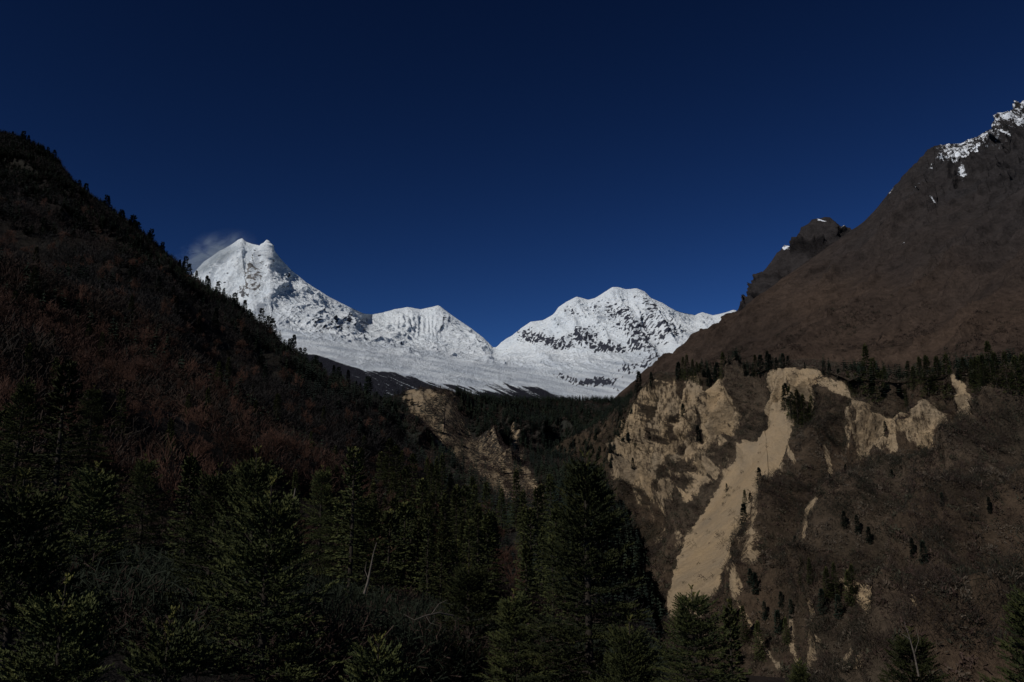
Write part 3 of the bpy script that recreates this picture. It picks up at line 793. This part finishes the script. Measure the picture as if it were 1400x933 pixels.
mid_src = []
for i, (H, Rm, pw, sp_) in enumerate([(18, 3.2, .8, .03), (20, 2.7, .85, .12), (16, 3.5, .7, .05), (22, 3.6, .75, .18)]):
    tk, (V, F, a) = mid_fir(20 + i, H, Rm, .85, 7, .62, .62, .6, pw, sparse=sp_)
    r = bpy.data.objects.new('conifer', None)
    k1 = mesh_obj('trunk', *tk, [M_bark], r, link=False)
    k2 = mesh_obj('crown', V, F, [M_fir], r, smooth=False, attrs=dict(var=a), link=False)
    mid_src.append((r, [k1, k2], H))
far_src = []
for i, (H, Rm, pw, sp_) in enumerate([(18, 2.9, .8, .1), (22, 2.8, .9, .25), (15, 3.6, .55, .2), (20, 4.2, .5, .38)]):
    tk, (V, F, a) = mid_fir(40 + i, H, Rm, 1.25, 6, 1.25, 1.35, 1.4, pw, sparse=sp_, droop=.2)
    nt = len(tk[0])
    o = mesh_obj('conifer', np.concatenate([tk[0], V]), np.concatenate([tk[1], F + nt]), [M_bark, M_firfar], smooth=False,
                 matidx=np.concatenate([np.zeros(len(tk[1])), np.ones(len(F))]), attrs=dict(var=np.concatenate([np.zeros(nt), a])), link=False)
    far_src.append((o, [], H))

rs = np.random.RandomState(77)
def pick(L): return L[rs.randint(len(L))]

# skyline trees on the left ridge
G = 'conifers along the skyline of the left ridge'
xs = np.concatenate([np.arange(2, 250, 6.5), np.arange(250, 560, 6)])
xs = xs + rs.uniform(-2.5, 2.5, len(xs))
iy = np.interp(xs, [a[0] for a in sill], [a[1] for a in sill])
for x, y in zip(xs, iy):
    if rs.rand() < .25: continue
    p = ground_at(bl, [x], [y + rs.uniform(1, 5)])[0]
    big = rs.rand() ** 2
    h = (8 + 10 * big) * (1.0 if x > 150 else .9)
    src = pick(far_src); s = h / src[2]
    plant(src, p, rs.uniform(0, 6.28), s, 'dark ragged conifer on the skyline of the left ridge', G, 'conifer')
for x, dy, hpx in [(36, 4, 14), (78, 3, 15), (122, 3, 16), (146, 3, 20), (180, 3, 22), (186, 4, 18), (206, 2, 22), (222, 2, 17), (258, 2, 22), (300, 3, 18), (322, 2, 18), (360, 3, 24), (372, 2, 20), (405, 2, 14), (440, 1, 16), (470, 2, 16)]:
    y = np.interp(x, [a[0] for a in sill], [a[1] for a in sill])
    p = ground_at(bl, [x], [y + dy])[0]; Y = p[1]
    src = far_src[2 + rs.randint(2)]; h = (hpx + 4) * Y / FPX
    plant(src, p, rs.uniform(0, 6.28), h / src[2], 'taller tufted conifer standing above the left skyline', 'taller conifers on the left skyline', 'conifer')

# conifers on the left hillside and in the valley, bare trees between them
def in_view(x, y): return -60 < x < 1460 and y < 990
n = 0
cands = []
for k in range(5000):
    x = rs.uniform(-40, 620); y = rs.uniform(280, 900)
    sy = np.interp(x, [a[0] for a in sill], [a[1] for a in sill])
    if y < sy + 8: continue
    cands.append((x, y))
placed = []
cf = lambda x, y: fbm(np.array([[x * .012, y * .012, 8.2]]), 3)[0]
nbare = ncon = 0
for x, y in cands:
    p = ground_at(bl, [x], [y])[0]; Y = p[1]
    if Y < 45 or Y > 900: continue
    if rs.rand() > min(1, (330 / Y) ** 1.5): continue
    gap = max(3.2, 7 - Y * .004)
    gp = 7.5 * FPX / Y
    if any(abs(x - a) < gp * .55 and abs(y - b) < gp * .42 for a, b in placed): continue
    placed.append((x, y))
    conif = cf(x, y) + (.22 if (330 < x < 460 and 500 < y < 600) or x < 130 and y > 450 else -.02) + (.3 if y > 620 and x > 380 else 0) > .10
    if (conif or (Y < 95 and rs.rand() < .5)) and ncon < 74:
        src = pick(mid_src if Y < 450 else far_src); ncon += 1
        plant(src, p, rs.uniform(0, 6.28), rs.uniform(.45, .8), 'dark green conifer among bare trees on the left hillside', 'conifers scattered over the left hillside', 'conifer')
    elif nbare < 290 and Y > 95:
        src = pick(bare_src); nbare += 1
        plant(src, p, rs.uniform(0, 6.28), rs.uniform(.7, 1.25), 'leafless reddish brown tree on the left hillside', 'bare trees covering the left hillside', 'bare tree')

# valley conifers in the centre
placed = []; nval = 0
for k in range(3000):
    x = rs.uniform(470, 800); y = rs.uniform(640, 860)
    if y < np.interp(x, [470, 560, 600, 640, 720, 800], [650, 655, 668, 698, 715, 740]): continue
    if nval >= 84: break
    Y = np.interp(y, [640, 700, 760, 860], [430, 300, 220, 130]) * rs.uniform(.9, 1.1)
    gp = 5.0 * FPX / Y
    if any(abs(x - a) < gp * .5 and abs(y - b) < gp * .9 for a, b in placed): continue
    placed.append((x, y)); nval += 1
    src = pick(mid_src)
    p = survey(x, y, Y)
    h = min(rs.uniform(14, 22), 1e9)
    if rs.rand() < .12:
        src = pick(bare_src); h = 9
        plant(src, (p[0], p[1], p[2] - 0), rs.uniform(0, 6.28), h / src[2], 'leafless brown tree between the valley conifers', 'bare trees in the valley forest', 'bare tree')
    else:
        plant(src, (p[0], p[1], p[2] - 2), rs.uniform(0, 6.28), h / src[2], 'slim dark green conifer in the valley forest below the terrace', 'conifers of the valley forest', 'conifer')

# conifers on the rim of the sand cliffs and on the ravine slope
rim = [(878,548,12),(893,536,22),(906,528,16),(928,520,20),(934,520,26),(941,521,30),(948,522,26),(955,524,24),(962,526,24),(968,528,20),(974,522,18),(981,520,20),(990,518,30),(997,518,20),(1022,514,14),(1030,514,24),(1036,512,22),(1047,507,22),(1053,506,18),(1060,505,14),(1070,502,16),(1078,501,12),(1100,502,7),
       (1124,512,16),(1131,514,14),(1142,518,12),(1152,545,30),(1156,552,34),(1180,540,56),(1188,552,50),(1197,548,34),(1206,530,24),(1228,556,28),(1240,530,30),(1249,532,26),(1258,524,30),(1266,540,44),(1275,536,40),(1284,545,50),(1291,534,28),
       (1314,520,26),(1322,530,32),(1330,534,38),(1340,538,42),(1350,540,34),(1356,520,44),(1364,528,36),(1378,530,40),(1386,536,46),(1394,540,44),(1402,540,46),(1412,536,44),(1205,592,20),(1199,595,16)]
for x, y, hp in rim:
    p = ground_at(bc, [x], [y])[0]; src = mid_src[rs.choice([0, 1, 3])] if hp > 22 else far_src[rs.choice([0, 1])]
    plant(src, (p[0], p[1], p[2] - 1), rs.uniform(0, 6.28), hp * p[1] / FPX / src[2] * 1.3, 'dark conifer on the rim above the sand cliffs', 'conifers along the rim of the sand cliffs', 'conifer')
slope_c = [(1170,720,22),(1180,730,26),(1188,742,22),(1262,760,26),(1272,770,30),(1330,800,34),(1345,812,30),(1095,705,18),(1102,714,22),(1082,760,26),(1074,772,22),(1186,880,40),(1200,895,44),(1292,860,34),(1030,800,24),(1042,812,26),(1226,655,14),(1352,700,22),(1146,650,16),(1068,560,34),(1074,572,44),(1080,580,48),(1087,585,46),(1094,578,38),(1099,560,26),(1076,548,24),(1028,662,22),(1022,690,16),(1014,704,34),(1019,720,30),(936,570,18),(962,604,22),(880,610,18),(886,620,20),(1108,800,36),(1116,812,40),(1126,800,34),(1134,820,44),(1144,812,44),(1152,828,46),(1160,812,38),(1138,842,30),(1050,868,30),(1056,882,34),(984,672,12),(1125,835,30),(1064,830,20),(1072,845,24),(1240,700,16),(1170,660,14),(1310,690,18),(1212,850,20),
            (1010,880,46),(1020,905,50),(998,860,40),(1370,780,28),(1040,845,24),(900,600,12),(868,640,14),(856,600,16),(848,590,16),(862,585,16)]
for x, y, hp in slope_c:
    p = ground_at(bc, [x], [y])[0]; src = mid_src[rs.choice([0, 1])] if hp > 30 else far_src[rs.choice([0, 1])]
    plant(src, (p[0], p[1], p[2] - 1), rs.uniform(0, 6.28), hp * p[1] / FPX / src[2] * 1.05, 'lone dark conifer rooted on the steep ravine slope', 'conifers scattered on the ravine slope', 'conifer')
src = mid_src[1]
plant(src, top_at(996, 818, 62, 13), 1., 13 / src[2], 'slim isolated conifer right of the smaller dark fir near the ravine mouth', None, 'conifer')

# ------------------------------------------------------------------ stuff: forest and scrub that reads as a mass
def scatter(name, b, n, tmpl, size, weight, colours, label, cat, sink=.2, lean=0.0, upmix=1.0):
    P = b.P; A = np.linalg.norm(np.cross(P[1:, :-1] - P[:-1, :-1], P[:-1, 1:] - P[:-1, :-1]), axis=-1)
    w = A * weight[:-1, :-1]
    w = (w / w.sum()).ravel()
    id_ = rs.choice(len(w), n, p=w); j, i = np.divmod(id_, b.nu - 1)
    fu, fv = rs.rand(n, 1), rs.rand(n, 1)
    O = P[j, i] * (1 - fu) * (1 - fv) + P[j, i + 1] * fu * (1 - fv) + P[j + 1, i] * (1 - fu) * fv + P[j + 1, i + 1] * fu * fv
    sz = rs.uniform(size[0], size[1], n)
    O = O - np.array([0, 0, 1]) * (sz * sink)[:, None]
    ang = rs.uniform(0, 6.28, n)
    Vs, Fs, Cs, off = [], [], [], 0
    pick_ = rs.randint(len(tmpl), size=n)
    zone = fbm(P[j, i] / 90.0, 3)
    ci = np.clip(((zone * 1.3 + .5) + rs.normal(0, .22, n)) * len(colours), 0, len(colours) - 1).astype(int)
    col = np.array(colours)[ci] * rs.uniform(.65, 1.35, (n, 1))
    for t, (TV, TF, tv) in enumerate(tmpl):
        m = pick_ == t
        if not m.any(): continue
        a = ang[m]; c, s = np.cos(a), np.sin(a)
        V = np.empty((m.sum(), len(TV), 3))
        V[..., 0] = c[:, None] * TV[:, 0] - s[:, None] * TV[:, 1]; V[..., 1] = s[:, None] * TV[:, 0] + c[:, None] * TV[:, 1]; V[..., 2] = TV[:, 2]
        V = V * sz[m][:, None, None] + O[m][:, None]
        Fs.append((TF[None] + (np.arange(m.sum()) * len(TV))[:, None, None]).reshape(-1, 4) + off)
        Cs.append((col[m][:, None] * tv[None, :, None]).reshape(-1, 3)); Vs.append(V.reshape(-1, 3)); off += m.sum() * len(TV)
    o = mesh_obj(name, np.concatenate(Vs), np.concatenate(Fs), [M_tint], smooth=False, attrs=dict(tint=np.concatenate(Cs)))
    tag(o, label, cat, kind='stuff')
    return o

def bush_tmpl(seed, n=40, w=.022, ln=.30):
    r_ = np.random.RandomState(seed); V, F = [], []
    for k in range(n):
        a = r_.uniform(0, 6.28); e = math.asin(r_.uniform(.05, 1))
        c = np.array([math.cos(a) * math.cos(e) * .62, math.sin(a) * math.cos(e) * .62, math.sin(e) * .85]) * r_.uniform(.35, 1) ** .5
        d = c / np.linalg.norm(c) * .7 + r_.normal(0, .55, 3); d *= ln / np.linalg.norm(d) * r_.uniform(.6, 1.3)
        u = np.cross(d, r_.normal(size=3)); u *= w / np.linalg.norm(u)
        i = len(V); V += [c - u * .6, c + u * .6, c + d + u, c + d * .9 - u]; F.append([i, i + 1, i + 2, i + 3])
    return np.array(V), np.array(F), r_.uniform(.6, 1.4, len(V))
def cone_tmpl(seed, tiers=9, nb=6):
    r_ = np.random.RandomState(seed); V, F, tv = [], [], []
    for t in range(tiers):
        z = .08 + .88 * t / tiers; R_ = .19 * (1 - z) ** .8 + .015
        ph = r_.uniform(0, 6)
        for k in range(nb if t < tiers * .7 else 4):
            a = ph + 6.283 * k / nb + r_.normal(0, .15); rr_ = R_ * r_.uniform(.7, 1.25)
            h = np.array([math.cos(a), math.sin(a), 0]); s = np.array([-h[1], h[0], 0]) * rr_ * .5
            b0 = np.array([0, 0, z + .05]); i = len(V)
            V += [b0, b0 + h * rr_ * .7 + s - [0, 0, .03], b0 + h * rr_ * 1.15 - [0, 0, .055], b0 + h * rr_ * .7 - s - [0, 0, .03]]; F.append([i, i + 1, i + 2, i + 3]); tv += [.8, 1.1, 1.3, 1.1]
    i = len(V); V += [[-.012, 0, 0], [.012, 0, 0], [.003, 0, 1], [-.003, 0, 1]]; F.append([i, i + 1, i + 2, i + 3]); tv += [1] * 4
    return np.array(V), np.array(F), np.array(tv)
def twiggy_tmpl(seed, n=70):
    V, F, tv = bush_tmpl(seed, n, .012, .30)
    i = len(V)
    V = np.concatenate([V * [1, 1, 1.1] + [0, 0, .12], [[-.012, 0, 0], [.012, 0, 0], [.05, .03, .7], [.04, .03, .7]]])
    return V, np.concatenate([F, [[i, i + 1, i + 2, i + 3]]]), np.concatenate([tv, [1.2] * 4])
BUSH = [bush_tmpl(k, 26, .055, .34) for k in range(8)]; FINE = [bush_tmpl(k + 50, 240, .006, .15) for k in range(5)]; CONE = [cone_tmpl(k) for k in range(6)]; TWG = [twiggy_tmpl(k) for k in range(6)]
green = [(.010, .014, .012), (.013, .020, .014), (.017, .023, .015)]
brown = [(.025, .016, .013), (.018, .014, .012), (.028, .019, .014), (.014, .013, .011), (.032, .017, .013)]
brush = [(.070, .058, .045), (.044, .035, .026), (.050, .033, .027), (.034, .034, .023), (.060, .047, .036)]

vis = lambda b: ((b.qx > -60) & (b.qx < 1460) & (b.qy < 1000)).astype(float)
# centre terrace
w0 = vis(bm) * (1 - .7 * sstep(.35, .65, bm.sand)) * ((bm.v > .9) | (bm.px > 730)) * (bm.v < 3.02)
w = vis(bm) * (1 - .95 * sstep(.15, .40, bm.sand)) * ((bm.v > .9) | (bm.px > 730)) * (bm.v < 3.3)
dens = sstep(-.25, .15, fbm(bm.P / 160, 3) + .25 * sstep(640, 760, bm.px) )
scatter('forest', bm, 9500, CONE, (11, 22), w * (.25 + dens) * (1 - .7 * sstep(2.9, 3.0, bm.v) * sstep(640, 600, bm.px)), green, 'dark conifer forest covering the terrace below the snow mountains', 'forest')
scatter('scrub', bm, 13000, BUSH + TWG, (2.5, 7), w0, [(.030, .022, .020), (.038, .027, .022), (.030, .020, .016)], 'brown leafless scrub between the terrace conifers and bare cliffs', 'scrub')
# ravine slope
scatter('forest', bc, 1100, CONE, (9, 18), vis(bc) * sstep(872, 845, bc.qx + (bc.qy - 560) * .35) * (bc.qy < 680) * (bc.v < 3.9), green, 'dark forest against the left foot of the sand cliffs', 'forest')
scatter('forest', bc, 330, CONE, (4, 19), vis(bc) * (.12 + sstep(-.1, .2, fbm(bc.P / 38 + 3, 3))) * (bc.v > 2.86) * (bc.v < 3.5) * sstep(1115, 1150, bc.qx) * (1 - sstep(.2, .4, bc.sand)), green, 'belt of dark trees along the rim of the right terrace', 'forest')
scatter('forest', bc, 220, CONE, (4, 17), vis(bc) * (.15 + sstep(-.1, .2, fbm(bc.P / 38, 3))) * (bc.v > 2.97) * (bc.v < 3.5) * sstep(915, 930, bc.qx) * sstep(1090, 1060, bc.qx), green, 'belt of dark trees above the tallest sand cliffs', 'forest')
w = vis(bc) * (1 - .96 * sstep(.25, .5, bc.sand)) * (bc.v < 3.6)
scatter('scrub', bc, 8000, TWG, (3.5, 7.5), w * sstep(-.05, .25, fbm(bc.P / 45, 3) + .1) * (bc.v < 2.6), [(.016, .017, .012), (.026, .020, .016), (.034, .024, .020), (.020, .019, .015)], 'dark olive and brown thickets in patches on the ravine slope', 'thicket')
scatter('scrub', bc, 30000, BUSH, (1.6, 4.6), w, brush, 'grey brown leafless scrub covering the ravine slope on the right', 'scrub')
scatter('scrub', bc, 1500, BUSH, (1.5, 3.0), vis(bc) * sstep(.35, .5, bc.sand) * (bc.v < 3.02) * (1 - .96 * m_ch), brush, 'sparse bushes clinging to the sand cliffs', 'scrub')
# big slope: low bushes and forest fringe at its foot
w = vis(br) * (br.v > .8) * (br.v < 2.2) * sstep(380, 520, br.py)
scatter('scrub', br, 9000, BUSH, (3, 7), w * sstep(-.1, .2, fbm(br.P / 120, 3)), [(.030, .022, .018), (.040, .028, .022), (.020, .020, .014)], 'low dark bushes dotted over the foot of the brown mountain slope', 'scrub')
w = vis(br) * (br.v > .3) * (br.v < 2.0) * sstep(1010, 880, br.px) * sstep(528, 545, br.py)
scatter('forest', br, 1500, CONE, (10, 20), w, green, 'conifer forest at the foot of the brown slope above the ravine', 'forest')
# left hillside
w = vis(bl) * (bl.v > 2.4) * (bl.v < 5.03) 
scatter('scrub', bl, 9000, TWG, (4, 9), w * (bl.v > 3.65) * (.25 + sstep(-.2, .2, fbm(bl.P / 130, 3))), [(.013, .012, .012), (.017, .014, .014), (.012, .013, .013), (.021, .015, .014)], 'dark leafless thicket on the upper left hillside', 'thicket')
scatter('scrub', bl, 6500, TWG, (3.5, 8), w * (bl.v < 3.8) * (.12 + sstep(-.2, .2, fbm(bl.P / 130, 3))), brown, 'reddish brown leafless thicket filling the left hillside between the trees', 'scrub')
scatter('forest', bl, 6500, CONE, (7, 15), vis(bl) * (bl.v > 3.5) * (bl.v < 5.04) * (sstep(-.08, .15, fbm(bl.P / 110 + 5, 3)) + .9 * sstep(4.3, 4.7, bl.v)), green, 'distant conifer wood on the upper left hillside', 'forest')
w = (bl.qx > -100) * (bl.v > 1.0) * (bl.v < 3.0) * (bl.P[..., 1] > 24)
scatter('scrub', bl, 3200, FINE, (1.6, 3.6), w * (60 / np.maximum(bl.P[..., 1], 24)) ** 1.6, [(.022, .015, .012), (.030, .020, .016), (.012, .016, .010)], 'dark tangled undergrowth between the foreground firs', 'undergrowth')

# ------------------------------------------------------------------ dead wood in the foreground
def snag(name, pts, r0, label, forks=()):
    parts = [tube(pts, np.linspace(r0, r0 * .25, len(pts)), 6)]
    for f in forks: parts.append(tube(f, np.linspace(r0 * .5, r0 * .12, len(f)), 5))
    V, F = join(parts); c = V[0].copy()
    o = mesh_obj(name, V - c, F, [M_dead]); o.location = c
    return tag(o, label, 'dead tree')
sv = lambda L, Y: [survey(x, y, float(Y) + d) for x, y, d in L]
snag('dead_snag', sv([(498,812,0),(503,795,0),(508,770,.1),(511,755,.1),(515,742,.1)], 17), .028, 'pale broken snag sticking up beside the right edge of the big green fir', [sv([(504,792,0),(499,780,.1),(501,768,.1)], 17)])
snag('dead_branch', sv([(620,842,1),(600,838,.6),(582,842,.2),(566,848,0),(552,840,0)], 24), .03, 'bleached crooked branch above the reddish bushes at bottom centre', [sv([(590,840,.3),(600,826,.4),(612,820,.4)], 24), sv([(582,842,.2),(588,852,.2),(602,856,.2)], 24)])
snag('dead_branch', sv([(1256,925,0),(1250,895,.1),(1243,870,.1),(1236,850,.1)], 22), .028, 'bare forked pale branch rising from the low fir at the bottom right', [sv([(1250,895,.1),(1256,875,.2),(1252,858,.2)], 22), sv([(1244,874,.1),(1232,866,.2)], 22)])
snag('dead_branch', sv([(404,668,0),(400,690,0),(396,705,0),(392,722,.1)], 19), .018, 'thin curved pale stick left of the leader of the big green fir')

# ------------------------------------------------------------------ snow blown from the summit
c0 = survey(292, 352, 10950.0)
import bmesh
bmv = bmesh.new(); bmesh.ops.create_icosphere(bmv, subdivisions=4, radius=1)
me = bpy.data.meshes.new('snow_plume'); bmv.to_mesh(me); bmv.free()
pl = bpy.data.objects.new('snow_plume', me); COL.objects.link(pl)
pl.location = c0; pl.scale = (780, 420, 430); pl.rotation_euler = (0, R(-22), 0)
tag(pl, 'thin white plume of wind blown snow trailing left from the highest summit', 'snow plume', kind='stuff')
m = bpy.data.materials.new('blown_snow'); m.use_nodes = True
n_, l_ = m.node_tree.nodes, m.node_tree.links
n_.remove(n_['Principled BSDF'])
pv = n_.new('ShaderNodeVolumePrincipled'); pv.inputs['Color'].default_value = (.72, .86, 1, 1)
l_.new(pv.outputs[0], n_['Material Output'].inputs['Volume'])
tc = n_.new('ShaderNodeTexCoord')
ln = n_.new('ShaderNodeVectorMath'); ln.operation = 'LENGTH'; l_.new(tc.outputs['Object'], ln.inputs[0])
fo = n_.new('ShaderNodeMapRange'); fo.inputs[1].default_value = .95; fo.inputs[2].default_value = .0; fo.interpolation_type = 'SMOOTHERSTEP'; l_.new(ln.outputs['Value'], fo.inputs[0])
nz = n_.new('ShaderNodeTexNoise'); nz.inputs['Scale'].default_value = 1.7; nz.inputs['Detail'].default_value = 5; nz.inputs['Roughness'].default_value = .62; nz.inputs['Distortion'].default_value = 1.6
l_.new(tc.outputs['Object'], nz.inputs['Vector'])
mr = n_.new('ShaderNodeMapRange'); mr.inputs[1].default_value = .44; mr.inputs[2].default_value = .78; l_.new(nz.outputs['Fac'], mr.inputs[0])
mu = n_.new('ShaderNodeMath'); mu.operation = 'MULTIPLY'; l_.new(fo.outputs[0], mu.inputs[0]); l_.new(mr.outputs[0], mu.inputs[1])
m2 = n_.new('ShaderNodeMath'); m2.operation = 'MULTIPLY'; m2.inputs[1].default_value = 0.014; l_.new(mu.outputs[0], m2.inputs[0])
l_.new(m2.outputs[0], pv.inputs['Density'])
me.materials.append(m)
